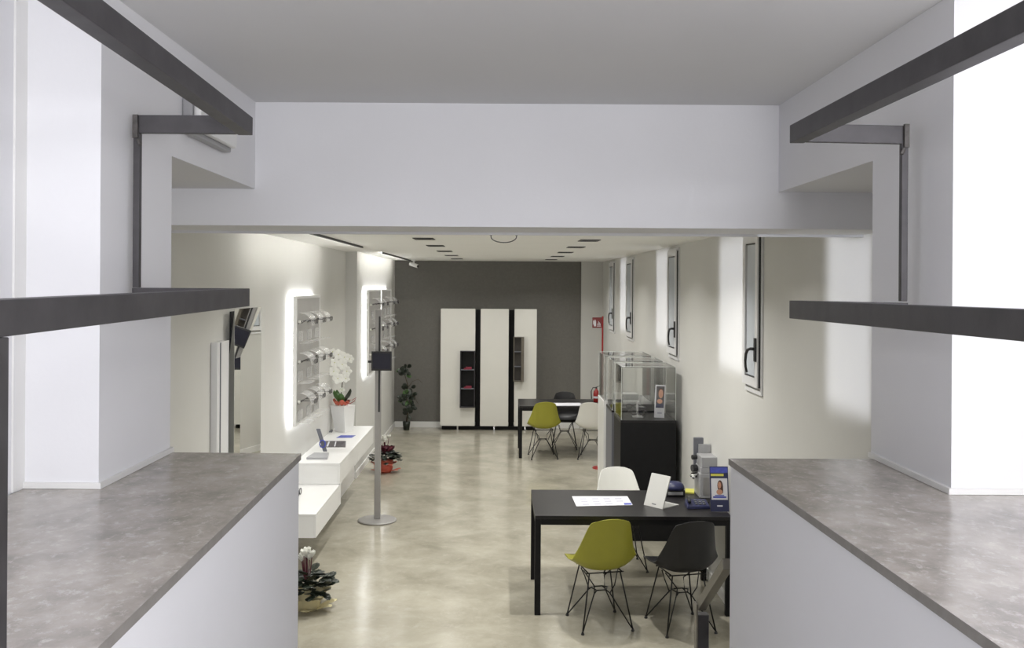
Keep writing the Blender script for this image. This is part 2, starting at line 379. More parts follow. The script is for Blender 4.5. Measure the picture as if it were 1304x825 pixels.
# ------------------------------------------------------------------ steel rails on the ledges
def rail_dir(vx, vy): return dirv(vx, vy).normalized()
def steel_frame(label, ux, uy, uvp, lx, ly, lvp, retx, Ynear, side):
    """side=-1 left, +1 right; ux,uy pixel of the aisle-side upper end corner centre"""
    Ye = 2.70; hh = 0.052; ww = 0.042
    U = P(ux, uy, Ye)-Vector((-side*0 - (-side)*0, 0, 0)); L = P(lx, ly, Ye)
    r = thing('steel_railing', (L.x, Ye, ZL), label, 'railing'); O = Vector(r.location)
    U.x += side*ww/2; L.x += side*ww/2
    du, dl = rail_dir(*uvp), rail_dir(*lvp)
    def go(A, d, y): return A-d*((A.y-y)/d.y)
    Un, Ln = go(U, du, Ynear-0.9), go(L, dl, Ynear)
    bm = bmesh.new(); beam(bm, U-O, Un-O, ww, hh); mesh('upper_rail', bm, M['steel'], r, bevel=0.002)
    bm = bmesh.new(); beam(bm, L-O, Ln-O, ww, hh); mesh('lower_rail', bm, M['steel'], r, bevel=0.002)
    rx = P(retx, 260, Ye).x
    # cross bars run back to the wall
    for nm, A in (('upper_crossbar', U), ('lower_crossbar', L)):
        a = A+Vector((side*(ww/2+0.0005), -0.022, 0)); b = Vector((rx, a.y, a.z+(0.0 if side < 0 else -0.004)))
        bm = bmesh.new(); beam(bm, a-O, b-O, 0.02 if 'upper' in nm else 0.042, hh); mesh(nm, bm, M['steel'], r, bevel=0.002)
    a = Vector((rx-side*0.006, Ye-0.022, U.z-hh/2-0.0005)); b = Vector((rx-side*0.006, Ye-0.022, L.z+hh/2+0.0005))
    bm = bmesh.new(); beam(bm, a-O, b-O, 0.018, 0.02); up = mesh('upright', bm, M['steel'], r, bevel=0.0015)
    bm = bmesh.new(); box(bm, rx-side*0.006-0.007-O.x, rx-side*0.006+0.007-O.x, -0.0445, -0.034, U.z-hh/2-0.016-O.z, U.z+hh/2-0.001-O.z)
    tube(bm, [(rx-side*0.014-O.x, -0.04, U.z-hh/2-0.02-O.z), (rx-side*0.02-O.x, -0.04, U.z-hh/2-0.035-O.z)], 0.006, 6)
    mesh('wall_bracket', bm, M['weld'], r)
    p = Ln+Vector((0, ww/2, 0))
    bm = bmesh.new(); beam(bm, Vector((p.x, p.y, Ln.z-hh/2-0.0005))-O, Vector((p.x, p.y, ZL+0.0005))-O, ww, ww); mesh('post', bm, M['steel'], r, bevel=0.002)
    return r
steel_frame('dark steel tube railing above the left marble ledge', 322, 161, (626, 388), 318, 378.5, (604, 354), 176, 1.26, -1)
steel_frame('dark steel tube railing above the right marble ledge', 1005.5, 171, (636, 358), 1005, 394, (640, 369), 1149, 1.33, 1)

# handrail of the stairs at the lower right
hr = thing('stair_handrail', (0.765, 3.6, 0.17), 'sloping grey steel stair handrail with a dark post, beside the black chair at lower right', 'handrail')
O = Vector(hr.location)
A = P(893, 771, 3.60); B = P(926, 718, 3.10)
bm = bmesh.new(); beam(bm, A-O, B-O, 0.03, 0.038); mesh('rail', bm, M['steel_light'], hr, bevel=0.002)
bm = bmesh.new(); box(bm, A.x-O.x-0.016, A.x-O.x+0.026, -0.02, 0.02, 0.001, A.z-O.z-0.03); mesh('post', bm, [M['steel']], hr, bevel=0.002)
bm = bmesh.new(); box(bm, A.x-O.x-0.0225, A.x-O.x-0.0165, -0.02, 0.02, 0.001, A.z-O.z+0.01); mesh('post_lit_face', bm, M['steel_light'], hr)  # light left face of the post, put in as a paler steel plate

# emergency lamp on the left wall
el = thing('emergency_light', (HL, 3.36, 3.03), 'slim white emergency light behind the dark railing on the upper left wall', 'light')
bm = bmesh.new(); box(bm, 0.001, 0.035, -0.23, 0.23, -0.075, 0.075); mesh('housing', bm, M['machine'], el, bevel=0.006)
bm = bmesh.new(); box(bm, 0.0355, 0.062, -0.215, 0.215, -0.06, 0.06); mesh('diffuser', bm, M['white'], el, bevel=0.008)

# ------------------------------------------------------------------ shell chairs
def shell_mesh():
    # side profile: (forward y, z, half width, edge lift, edge push forward)
    K = [(0.225, 0.425, 0.185, 0.004, 0.0), (0.205, 0.440, 0.205, 0.012, 0.0), (0.12, 0.438, 0.222, 0.030, 0.0), (0.02, 0.425, 0.232, 0.050, 0.0),
         (-0.08, 0.418, 0.236, 0.075, 0.01), (-0.155, 0.432, 0.236, 0.085, 0.04), (-0.195, 0.475, 0.230, 0.06, 0.075), (-0.215, 0.54, 0.214, 0.03, 0.085),
         (-0.228, 0.61, 0.196, 0.012, 0.072), (-0.240, 0.68, 0.178, 0.004, 0.055), (-0.252, 0.74, 0.162, 0.0, 0.040), (-0.262, 0.785, 0.146, -0.004, 0.028), (-0.268, 0.808, 0.124, -0.010, 0.018), (-0.271, 0.818, 0.085, -0.006, 0.01)]
    def cr(a, b, c, d, t):
        return [0.5*((2*b[k])+(-a[k]+c[k])*t+(2*a[k]-5*b[k]+4*c[k]-d[k])*t*t+(-a[k]+3*b[k]-3*c[k]+d[k])*t**3) for k in range(5)]
    rows = []
    for i in range(len(K)-1):
        a, b, c, d = K[max(i-1, 0)], K[i], K[i+1], K[min(i+2, len(K)-1)]
        for s in range(2): rows.append(cr(a, b, c, d, s/2))
    rows.append(K[-1])
    bm = bmesh.new(); N = 14; g = []
    for (y, z, hw, li, pu) in rows:
        line = []
        for j in range(N+1):
            v = -1+2*j/N; vv = math.sin(v*PI/2*0.96)/math.sin(PI/2*0.96); e = abs(vv)**2.6
            line.append(bm.verts.new((hw*vv, y+pu*e, z+li*e)))
        g.append(line)
    for i in range(len(g)-1):
        for j in range(N): bm.faces.new([g[i][j], g[i][j+1], g[i+1][j+1], g[i+1][j]])
    bmesh.ops.recalc_face_normals(bm, faces=bm.faces)
    bmesh.ops.solidify(bm, geom=list(bm.faces), thickness=0.007)
    return bm
def make_chair(name, m, label, loc, rz):
    r = thing(name, loc, label, 'chair', rz, None)
    mesh('shell', shell_mesh(), m, r, smooth=True)
    for sx in (-1, 1):
        for sy in (-1, 1):
            fx, fy = sx*0.185, (0.195 if sy > 0 else -0.195)
            mx, my = sx*0.115, (0.12 if sy > 0 else -0.12)
            bm = bmesh.new()
            tube(bm, [(fx, fy, 0.012), (mx, my, 0.405)], 0.0055, 6)
            tube(bm, [(fx-sx*0.004, fy-sy*0.006, 0.02), (sx*0.06, sy*0.06, 0.235), (sx*0.035, sy*0.045, 0.255)], 0.005, 6)
            tube(bm, [(sx*0.06, sy*0.06, 0.235), (sx*0.075, sy*0.115, 0.31), (sx*0.13, sy*0.03, 0.40)], 0.0045, 6)
            lg = mesh('leg', bm, M['wire'], r, smooth=True)
            bm = bmesh.new(); lathe(bm, [(0.012, 0.0005), (0.013, 0.006), (0.008, 0.016), (0.006, 0.022)], 10, (fx, fy, 0)); mesh('foot_glide', bm, M['blackplastic'], lg)
    bm = bmesh.new()
    tube(bm, [(-0.035, 0.045, 0.255), (0.035, 0.045, 0.255), (0.06, 0, 0.262), (0.035, -0.045, 0.255), (-0.035, -0.045, 0.255), (-0.06, 0, 0.262), (-0.035, 0.045, 0.255)], 0.005, 6)
    mesh('hub_ring', bm, M['wire'], r, smooth=True); bm = bmesh.new()
    for s in (-1, 1):
        tube(bm, [(-0.14, s*0.12, 0.405), (0.14, s*0.12, 0.405)], 0.005, 6)
        tube(bm, [(s*0.125, -0.125, 0.408), (s*0.125, 0.125, 0.408)], 0.005, 6)
    mesh('leg_brace', bm, M['wire'], r, smooth=True)
    return r
ch = make_chair('shell_chair', M['green'], 'olive green shell chair with wire legs tucked at the near black table', (0.735, 6.73, 0), math.radians(12))
def recolor(root, m):
    for c in COL.objects:
        if c.parent == root and c.name.startswith('shell'):
            c.data = c.data.copy(); c.data.materials[0] = m
    return root
recolor(copy_tree(ch, (1.315, 6.69, 0), math.radians(13), 'black shell chair with wire legs tucked at the near black table'), M['blackshell'])
recolor(copy_tree(ch, (1.075, 8.10, 0), math.radians(184), 'white shell chair on the far side of the near black table'), M['whiteshell'])
copy_tree(ch, (0.625, 13.23, 0), math.radians(5), 'olive green shell chair with wire legs at the far black table')
recolor(copy_tree(ch, (0.985, 14.0, 0), math.radians(176), 'black shell chair behind the far black table, facing the stairs'), M['blackshell'])
recolor(copy_tree(ch, (1.33, 13.20, 0), math.radians(-12), 'white shell chair at the far black table, half hidden by the showcases'), M['whiteshell'])

# ------------------------------------------------------------------ tables
def table(loc, L, D, label):
    r = thing('black_table', loc, label, 'table')
    bm = bmesh.new(); box(bm, 0, L, 0, D, 0.715, 0.74); mesh('tabletop', bm, M['tabletop'], r, bevel=0.002)
    bm = bmesh.new()
    box(bm, 0.045, L-0.045, 0.002, 0.04, 0.672, 0.7145); box(bm, 0.045, L-0.045, D-0.04, D-0.002, 0.672, 0.7145)
    box(bm, 0.002, 0.04, 0.045, D-0.045, 0.672, 0.7145); box(bm, L-0.04, L-0.002, 0.045, D-0.045, 0.672, 0.7145)
    mesh('apron', bm, M['black'], r)
    for x in (0.0, L-0.044):
        for y in (0.0, D-0.044): bx('leg', x, x+0.044, y, y+0.044, 0.0005, 0.7145, M['black'], r, bevel=0.002)
    return r
table((0.27, 6.88, 0), 1.465, 0.88, 'long black rectangular table nearest the stairs')
table((0.28, 13.12, 0), 1.40, 0.85, 'long black rectangular table near the far cabinets')

# things on the near table
ZT = 0.7405
def flat(name, pix, z, m, label, cat, th=0.0015, deco=None):
    c = [FL(px, py, z) for px, py in pix]; O = sum(c, Vector())/4; r = thing(name, O, label, cat)
    bm = bmesh.new(); slab(bm, [p-O for p in c], (0, 0, th)); mesh('sheet', bm, m, r)
    def uv(u, v): return (c[0]*(1-u)*(1-v)+c[1]*u*(1-v)+c[2]*u*v+c[3]*(1-u)*v)-O
    if deco:
        for nm, rects, mm in deco:
            bm = bmesh.new()
            for (u0, v0, u1, v1) in rects:
                slab(bm, [uv(u0, v0)+Vector((0, 0, th+0.0002)), uv(u1, v0)+Vector((0, 0, th+0.0002)), uv(u1, v1)+Vector((0, 0, th+0.0002)), uv(u0, v1)+Vector((0, 0, th+0.0002))], (0, 0, 0.0004))
            pm = mesh(nm, bm, mm, r)
            if len(rects) > 3: pm['kind'] = 'stuff'
    return r
rects = [(0.12+0.21*i, 0.22+0.28*j, 0.24+0.21*i, 0.34+0.28*j) for i in range(4) for j in range(3) if not (i == 3 and j == 2)]
flat('printed_sheet', [(728.3, 632), (799, 632), (805.5, 643), (734, 644.7)], ZT, M['paper'], 'large white printed sheet lying on the near black table', 'paper',
     deco=[('printed_blocks', rects, M['print']), ('blue_corner', [(0.86, 0.78, 0.99, 0.97)], M['blue'])])
flat('printed_sheet', [(705, 513), (738, 513), (745.5, 516.6), (707.5, 516.6)], ZT, M['paper'], 'white sheet lying on the far black table', 'paper')
# counter mirror / white tilted stand
a, b, c4 = FL(819.6, 642.7, ZT), FL(843.6, 648.5, ZT), FL(868, 642, ZT)
r = thing('counter_mirror', (a+b)/2, 'white tilted counter mirror on the near black table, seen from its back', 'mirror'); O = Vector(r.location)
wv = (b-a); nv = Vector((-wv.y, wv.x, 0)).normalized()
upv = Vector((nv.x*0.36, nv.y*0.36, 0.93)).normalized()*0.255
bm = bmesh.new(); slab(bm, [a-O, b-O, b-O+upv, a-O+upv], nv*0.010); mesh('back_panel', bm, M['standwhite'], r, bevel=0.002)
bm = bmesh.new(); q = [a-O+nv*0.011+wv*0.06, b-O+nv*0.011-wv*0.06]; slab(bm, [q[0]+upv*0.06, q[1]+upv*0.06, q[1]+upv*0.95, q[0]+upv*0.95], nv*0.002); mesh('mirror_glass', bm, M['mirror'], r)
bm = bmesh.new(); slab(bm, [a-O+nv*0.012, b-O+nv*0.012, b-O+nv*0.20, a-O+nv*0.20], (0, 0, 0.008)); mesh('base_plate', bm, M['standwhite'], r, bevel=0.002)
# small label print on the panel
bm = bmesh.new(); slab(bm, [a-O-nv*0.0008+wv*0.40+upv*0.08, a-O-nv*0.0008+wv*0.62+upv*0.08, a-O-nv*0.0008+wv*0.62+upv*0.11, a-O-nv*0.0008+wv*0.40+upv*0.11], nv*0.0005); mesh('small_print', bm, M['machine_d'], r)
# payment machine / dark dome
c = FL(858, 632, ZT)
r = thing('card_printer', c, 'dark rounded desk device with pale paper slot, behind the white mirror', 'device')
bm = bmesh.new(); box(bm, -0.07, 0.09, -0.02, 0.10, 0.001, 0.055); mesh('body', bm, M['blackplastic'], r, bevel=0.008)
bm = bmesh.new(); box(bm, -0.05, 0.07, -0.027, -0.0205, 0.018, 0.042); mesh('paper_slot', bm, M['machine'], r)
bm = bmesh.new(); lathe(bm, [(0.085, 0.0555), (0.083, 0.075), (0.07, 0.098), (0.04, 0.112), (0.01, 0.115)], 24, (0.01, 0.04, 0)); d = mesh('lid', bm, M['navy'], r, smooth=True); 
# note pad
flat('note_pad', [(873, 623.5), (884, 624), (884, 629), (872.5, 628)], ZT, M['yellow'], 'small yellow note pad at the back edge of the near table', 'note pad', th=0.012)
# dark telephone
c = FL(888, 646, ZT)
r = thing('desk_phone', c, 'low dark desk telephone between the white mirror and blue poster', 'telephone')
bm = bmesh.new(); pts = [(-0.09, -0.06, 0.001), (0.09, -0.05, 0.001), (0.085, 0.08, 0.001), (-0.085, 0.08, 0.001)]
v0 = [bm.verts.new(p) for p in pts]; v1 = [bm.verts.new((p[0]*0.95, p[1]*0.95, 0.022 if p[1] < 0 else 0.048)) for p in pts]
for f in [v0[::-1], v1]+[[v0[i], v0[(i+1) % 4], v1[(i+1) % 4], v1[i]] for i in range(4)]: bm.faces.new(f)
mesh('phone_base', bm, M['navy'], r, bevel=0.003)
bm = bmesh.new(); tube(bm, [(-0.07, -0.05, 0.05), (-0.068, -0.03, 0.062), (-0.064, 0.03, 0.066), (-0.06, 0.055, 0.058)], 0.013, 8); mesh('handset', bm, M['blackplastic'], r, smooth=True)
for i in range(3):
    for j in range(3): bx('key', -0.02+0.03*i, 0.0+0.03*i, -0.03+0.028*j, -0.012+0.028*j, 0.028+0.0055*j, 0.038+0.0055*j, M['machine_d'], r)
bm = bmesh.new(); tube(bm, [(-0.07, 0.06, 0.02), (-0.05, 0.11, 0.006), (0.02, 0.14, 0.006), (0.09, 0.12, 0.006), (0.12, 0.15, 0.006)], 0.004, 6); mesh('cord', bm, M['blackplastic'], r, smooth=True)
# grey lens-measuring machine
c = FL(903, 633, ZT)
r = thing('lens_measuring_machine', c, 'tall stepped grey optical measuring machine at the wall end of the near table', 'machine')
g = 0.001
bm = bmesh.new(); box(bm, -0.085, 0.085, -0.05, 0.17, g, 0.20); mesh('lower_body', bm, M['machine'], r, bevel=0.006)
bm = bmesh.new(); box(bm, -0.075, 0.085, -0.045, 0.17, 0.201, 0.245); mesh('middle_body', bm, M['machine'], r, bevel=0.004)
bm = bmesh.new(); box(bm, -0.070, 0.080, -0.04, 0.16, 0.246, 0.33); mesh('upper_body', bm, M['machine'], r, bevel=0.006)
bm = bmesh.new(); box(bm, -0.05, 0.05, 0.171, 0.19, 0.10, 0.40); mesh('rear_column', bm, M['machine'], r, bevel=0.005)
bm = bmesh.new(); box(bm, -0.085, -0.005, 0.192, 0.23, 0.18, 0.45); mesh('screen_housing', bm, M['machine_d'], r, bevel=0.005)
bm = bmesh.new(); box(bm, -0.060, 0.062, -0.0535, -0.0505, 0.03, 0.17); mesh('front_plate', bm, M['alu'], r)
for zz, rr in ((0.22, 0.03), (0.165, 0.022), (0.31, 0.02)):
    bm = bmesh.new(); tube(bm, [(-0.087, 0.08, zz), (-0.125, 0.07, zz)], rr, 12); mesh('knob', bm, M['blackplastic'], r, smooth=False)
bm = bmesh.new(); tube(bm, [(-0.086, 0.02, 0.185), (-0.12, 0.0, 0.18), (-0.15, 0.0, 0.175)], 0.009, 8); tube(bm, [(-0.13, -0.02, 0.165), (-0.13, 0.05, 0.165)], 0.016, 10); mesh('lens_arm', bm, M['chrome'], r, smooth=True)
# poster card of a woman
a, b = FL(905, 651, ZT), FL(929, 653, ZT)
r = thing('advertising_card', (a+b)/2, 'blue counter card with a photo of a smiling woman, at the near table right end', 'card'); O = Vector(r.location); r.rotation_euler.z = 0
wd = (b-a).length/2
def card(r, w2, hgt, lay, tilt=0.16, th=0.006):
    z = lambda t: Vector((0, tilt*t*hgt, t*hgt))
    q = lambda u0, v0, u1, v1, off: [Vector((w2*(2*u0-1), -off, 0))+z(v0), Vector((w2*(2*u1-1), -off, 0))+z(v0), Vector((w2*(2*u1-1), -off, 0))+z(v1), Vector((w2*(2*u0-1), -off, 0))+z(v1)]
    for nm, m, k, quads in lay:
        bm = bmesh.new()
        for Q in quads:
            if isinstance(Q, tuple) and len(Q) == 4: slab(bm, q(*Q, off=0.0008*k), (0, 0.0006 if k else th, 0))
            else:
                (u, v, ru, rv) = Q[1:]
                vs = [Vector((w2*(2*(u+ru*math.cos(t))-1), -0.0008*k, 0))+z(v+rv*math.sin(t)) for t in [2*PI*i/16 for i in range(16)]]
                bm.faces.new([bm.verts.new(p) for p in vs])
        mesh(nm, bm, m, r)
card(r, wd, 0.335, [('card_board', M['navy'], 0, [(0, 0.01, 1, 1)]), ('sky_band', M['blue'], 1, [(0.03, 0.86, 0.97, 0.98)]),
     ('yellow_band', M['yellow'], 2, [(0.05, 0.79, 0.75, 0.84)]), ('picture_field', M['paper'], 1, [(0.06, 0.27, 0.94, 0.74)]),
     ('hair', M['hairp'], 2, [('e', 0.54, 0.58, 0.15, 0.12), (0.60, 0.42, 0.70, 0.58)]), ('face', M['skin'], 3, [('e', 0.51, 0.59, 0.09, 0.075), ('e', 0.5, 0.44, 0.17, 0.06)]),
     ('caption', M['blue'], 2, [(0.14, 0.31, 0.86, 0.345), (0.25, 0.355, 0.75, 0.375)]), ('white_caption', M['paper'], 1, [(0.35, 0.12, 0.65, 0.15)])])

# ------------------------------------------------------------------ showcases on the right
def showcase(y0, y1, m, label, x0=1.165, x1=1.70, zt=1.16, ztop=1.665, sidem=None):
    r = thing('display_showcase', (x0, y0, 0), label, 'showcase'); X, D = x1-x0, y1-y0
    bx('pedestal', 0, X, 0, D, 0.0005, zt-0.022, m, r, bevel=0.002)
    bx('pedestal_top', -0.001, X+0.001, -0.001, D+0.001, zt-0.0215, zt, M['tabletop'] if m is not M['white'] else M['white'], r)
    t = 0.006
    bm = bmesh.new()
    box(bm, 0.01, 0.01+t, 0.01, D-0.01, zt+0.0005, ztop); box(bm, X-0.01-t, X-0.01, 0.01, D-0.01, zt+0.0005, ztop)
    box(bm, 0.01+t, X-0.01-t, 0.01, 0.01+t, zt+0.0005, ztop); box(bm, 0.01+t, X-0.01-t, D-0.01-t, D-0.01, zt+0.0005, ztop)
    mesh('acrylic_cover', bm, M['acrylic'], r)
    bm = bmesh.new(); box(bm, 0.01, X-0.01, 0.01, D-0.01, ztop+0.0002, ztop+0.006); mesh('cover_top', bm, M['acrylic'], r)
    bm = bmesh.new(); e = 0.005
    for yy in (0.01, D-0.01-e): box(bm, 0.012, X-0.012, yy-0.0003, yy+e, ztop+0.0065, ztop+0.011)
    for xx in (0.0095, X-0.01-e+0.0005): box(bm, xx, xx+e, 0.016, D-0.016, ztop+0.0065, ztop+0.011)
    for xx in (0.005, X-0.005-e):
        for yy in (0.005, D-0.005-e): box(bm, xx, xx+e-0.0005, yy, yy+e-0.0005, zt+0.001, ztop)
    mesh('cover_edges', bm, M['edge'], r)
    return r
showcase(8.90, 9.42, M['black'], 'black pedestal showcase with clear acrylic cover, nearest the near table')
showcase(9.60, 10.12, M['machine_d'], 'dark grey pedestal showcase with acrylic cover, middle of the row of three')
showcase(10.35, 10.95, M['white'], 'white pedestal showcase with acrylic cover, farthest of the row')

# spectacles
def specs_bm(bm, o, s=1.0, ax=Vector((0, 1, 0)), fw=Vector((1, 0, 0))):
    """spectacles centred at o, lenses side by side along ax, arms going along -fw"""
    up = Vector((0, 0, 1)); o = Vector(o)
    for k in (-1, 1):
        c = o+ax*0.034*k*s
        tube(bm, [c+ax*0.027*s*math.cos(t)+up*0.019*s*math.sin(t) for t in [2*PI*i/12 for i in range(13)]], 0.0028*s, 5)
        h = c+ax*0.028*k*s+up*0.006*s
        tube(bm, [h, h+ax*k*0.006*s-fw*0.004*s, h+ax*k*0.006*s-fw*0.10*s, h+ax*k*0.003*s-fw*0.135*s-up*0.025*s], 0.0026*s, 5)
    tube(bm, [o-ax*0.009*s+up*0.004*s, o+up*0.008*s, o+ax*0.009*s+up*0.004*s], 0.0026*s, 5)
def specs(o, label, s=1.0, group=None, ax=Vector((0, 1, 0)), fw=Vector((1, 0, 0))):
    r = thing('spectacles', o, label, 'glasses', 0, group)
    bm = bmesh.new(); specs_bm(bm, (0, 0, 0), s, ax, fw); mesh('spectacle_frame', bm, M['specs'], r, smooth=True)
    bm = bmesh.new()
    for k in (-1, 1):
        vs = [bm.verts.new(ax*0.034*k*s+ax*0.024*s*math.cos(t)+Vector((0, 0, 0.0165*s*math.sin(t)))) for t in [2*PI*i/12 for i in range(12)]]; bm.faces.new(vs)
    mesh('lenses', bm, M['acrylic'], r)
    return r
def stand(loc, label, hgt=0.14, s=1.15):
    r = thing('spectacle_stand', loc, label, 'stand')
    bm = bmesh.new(); box(bm, -0.05, 0.05, -0.04, 0.04, 0.0006, 0.01); mesh('stand_base', bm, M['frost'], r)
    bm = bmesh.new(); tube(bm, [(0, 0.02, 0.0105), (0.0, 0.02, hgt)], 0.012, 8); box(bm, -0.012, 0.012, -0.03, 0.0, hgt+0.0005, hgt+0.01); mesh('stand_post', bm, M['frost'], r)
    return r
zt = 1.1605
stand((1.36, 9.12, zt), 'clear stand inside the nearest showcase, left of the photo card')
o = specs((1.36, 9.07, zt+0.052), 'dark spectacles at the clear stand in the nearest showcase', 1.2, ax=Vector((1, 0, 0)), fw=Vector((0, -1, 0)))
for i, (x, y) in enumerate(((1.30, 9.85), (1.50, 9.85))):
    stand((x, y, zt), 'clear stand in the middle showcase, %s one' % ('left' if i == 0 else 'right'), 0.12)
specs((1.40, 9.72, zt+0.03), 'dark spectacles lying in the middle showcase', 1.2, ax=Vector((1, 0, 0)), fw=Vector((0, -1, 0)))
bx_ = thing('white_display_block', (1.30, 10.62, zt), 'low white display block inside the farthest showcase', 'block')
bx('block', -0.1, 0.28, -0.1, 0.1, 0.0005, 0.06, M['white'], bx_, bevel=0.003)
# photo card on nearest showcase
r = thing('photo_card', (1.565, 9.08, zt), 'upright photo card of a face on the nearest black showcase', 'card'); r.rotation_euler.z = math.radians(-20)
card(r, 0.05, 0.315, [('card_board', M['paper'], 0, [(0, 0.003, 1, 1)]), ('picture', M['darkprint'], 1, [(0.12, 0.30, 0.92, 0.96)]), ('hair', M['hairp'], 2, [('e', 0.58, 0.76, 0.30, 0.14)]),
     ('face', M['skin'], 3, [('e', 0.58, 0.73, 0.22, 0.14), ('e', 0.5, 0.50, 0.26, 0.07)]), ('clothes', M['navy'], 3, [(0.14, 0.31, 0.88, 0.42)]), ('caption', M['print'], 1, [(0.3, 0.12, 0.75, 0.17)])], tilt=0.22, th=0.004)

# fire extinguisher on a stand with its sign
r = thing('extinguisher_stand', (1.385, 12.45, 0), 'red pole stand with a maroon sign, beside the far table at the right wall', 'stand')
bm = bmesh.new(); lathe(bm, [(0.13, 0.0005), (0.13, 0.012), (0.02, 0.02)], 24); mesh('base', bm, M['red'], r)
bm = bmesh.new(); tube(bm, [(-0.006, 0, 0.02), (-0.006, 0, 2.04)], 0.012, 10); mesh('pole', bm, M['red'], r)
bm = bmesh.new(); box(bm, -0.145, -0.019, -0.012, -0.004, 1.885, 2.025); sg = mesh('sign', bm, M['maroon'], r)
bm = bmesh.new()
box(bm, -0.125, -0.095, -0.014, -0.0125, 1.905, 1.975); box(bm, -0.119, -0.101, -0.014, -0.0125, 1.978, 1.992); box(bm, -0.135, -0.127, -0.014, -0.0125, 1.93, 1.985)
for k in range(4): box(bm, -0.078+0.012*k, -0.071+0.012*k, -0.014, -0.0125, 1.915, 1.945+0.014*((k*2) % 3))
box(bm, -0.085, -0.03, -0.014, -0.0125, 1.903, 1.911)
mesh('pictogram', bm, M['paper'], sg)
r = thing('fire_extinguisher', (1.44, 12.80, 0.745), 'small red fire extinguisher standing beside the red pole', 'extinguisher'); r.location = (1.42, 13.6, 0.7405)
bm = bmesh.new(); lathe(bm, [(0.038, 0.0005), (0.043, 0.008), (0.043, 0.13), (0.034, 0.165), (0.016, 0.185), (0.016, 0.2)], 20); mesh('cylinder', bm, M['red'], r, smooth=True)
bm = bmesh.new(); box(bm, -0.012, 0.012, -0.012, 0.012, 0.2005, 0.225); tube(bm, [(0, 0, 0.222), (0.06, 0, 0.245)], 0.006, 6); mesh('valve', bm, M['blackplastic'], r)
bm = bmesh.new(); tube(bm, [(0, 0, 0.215), (-0.05, 0, 0.215), (-0.075, 0, 0.16), (-0.07, 0, 0.05)], 0.008, 8); mesh('hose', bm, M['blackplastic'], r, smooth=True)
bm = bmesh.new(); lathe(bm, [(0.0436, 0.06), (0.0436, 0.09)], 20); mesh('band', bm, M['paper'], r)

# ------------------------------------------------------------------ cabinets at the far wall
YC = 15.60
def cx(px): return P(px, 460, YC).x
def cz(py): return P(620, py, YC).z
def cabinet(px0, px1, label, niche=None, nm=None, books=0):
    x0, x1 = cx(px0), cx(px1); z0, z1 = cz(542.4), cz(393.3)
    r = thing('tall_cabinet', ((x0+x1)/2, YC, 0), label, 'cabinet'); O = Vector(r.location)
    bx('body', x0-O.x+0.01, x1-O.x-0.01, 0.021, 0.30, z0+0.005, z1-0.004, M['cab'], r)
    if niche:
        nx0, nx1, nz1, nz0 = cx(niche[0])-O.x, cx(niche[1])-O.x, cz(niche[2]), cz(niche[3])
        bm = bmesh.new()
        a0, a1 = x0-O.x, x1-O.x
        box(bm, a0, a1, 0, 0.02, z0, nz0-0.0005); box(bm, a0, a1, 0, 0.02, nz1+0.0005, z1)
        if nx0 > a0+0.01: box(bm, a0, nx0-0.0005, 0, 0.02, nz0, nz1)
        if nx1 < a1-0.01: box(bm, nx1+0.0005, a1, 0, 0.02, nz0, nz1)
        mesh('door', bm, M['cab'], r)
        t = 0.014
        bm = bmesh.new(); y0_, y1_ = -0.075, 0.0195
        box(bm, nx0, nx0+t, y0_, y1_, nz0, nz1); box(bm, nx1-t, nx1, y0_, y1_, nz0, nz1)
        box(bm, nx0+t, nx1-t, y0_, y1_, nz0, nz0+t); box(bm, nx0+t, nx1-t, y0_, y1_, nz1-t, nz1)
        s = mesh('open_shelf_box', bm, nm[0], r)
        bx('back_board', nx0+t, nx1-t, 0.012, 0.0195, nz0+t, nz1-t, nm[1], s)
        for k in (1, 2):
            zz = nz0+(nz1-nz0)*k/3; bx('shelf', nx0+t+0.0005, nx1-t-0.0005, y0_+0.003, 0.0115, zz-0.006, zz+0.006, M['machine_d'], s)
        if niche[4]:
            bx('side_cheek', nx1+0.001, nx1+0.035, y0_, -0.001, nz0, nz1, nm[0], s)
        for k in range(books):
            zz = nz0+(nz1-nz0)*(k+1)/3+0.0065; 
            for q in range(2):
                bb = bx('book', -0.07+0.03*q, 0.06, -0.04, 0.0, 0.0+0.022*q, 0.02+0.022*q, M['book']); bb.location = (O.x+(nx0+nx1)/2+0.01, YC-0.025, zz)
                tag(bb, '%s small red book on the %s shelf of the left cabinet' % (('lower', 'upper')[q], ('lower', 'upper')[k]), 'book', 'red books in the left cabinet')
    else:
        bx('door', x0-O.x, x1-O.x, 0, 0.02, z0, z1, M['cab'], r)
    for sx in ((x0+x1)/2-O.x, ):
        bx('foot', sx-0.012, sx+0.012, 0.06, 0.085, 0.0005, z0+0.0045, M['chrome'], r)
    for sx in (x0+0.04-O.x, x1-0.04-O.x): bx('foot', sx-0.012, sx+0.012, 0.24, 0.27, 0.0005, z0+0.0045, M['black'], r)
    return r
cabinet(561, 605, 'left tall cream cabinet with a dark open shelf box, against the grey wall', (586, 605, 446.7, 518.6, False), (M['darkbox'], M['black']), 2)
cabinet(611.8, 647.5, 'middle tall cream cabinet with a plain door, against the grey wall')
cabinet(655, 683.2, 'right tall cream cabinet with a taupe open shelf box, against the grey wall', (653.8, 664.5, 428.5, 485.2, True), (M['taupe'], M['brown']))
for a, b, l in ((605.6, 611.2, 'left'), (648.2, 654.4, 'right')):
    o = bx('dark_filler_panel', cx(a)+0.0005, cx(b)-0.0005, YC+0.16, YC+0.29, 0.0005, cz(395), M['black']); tag(o, 'narrow dark upright panel between the cabinets, %s one' % l, 'panel')
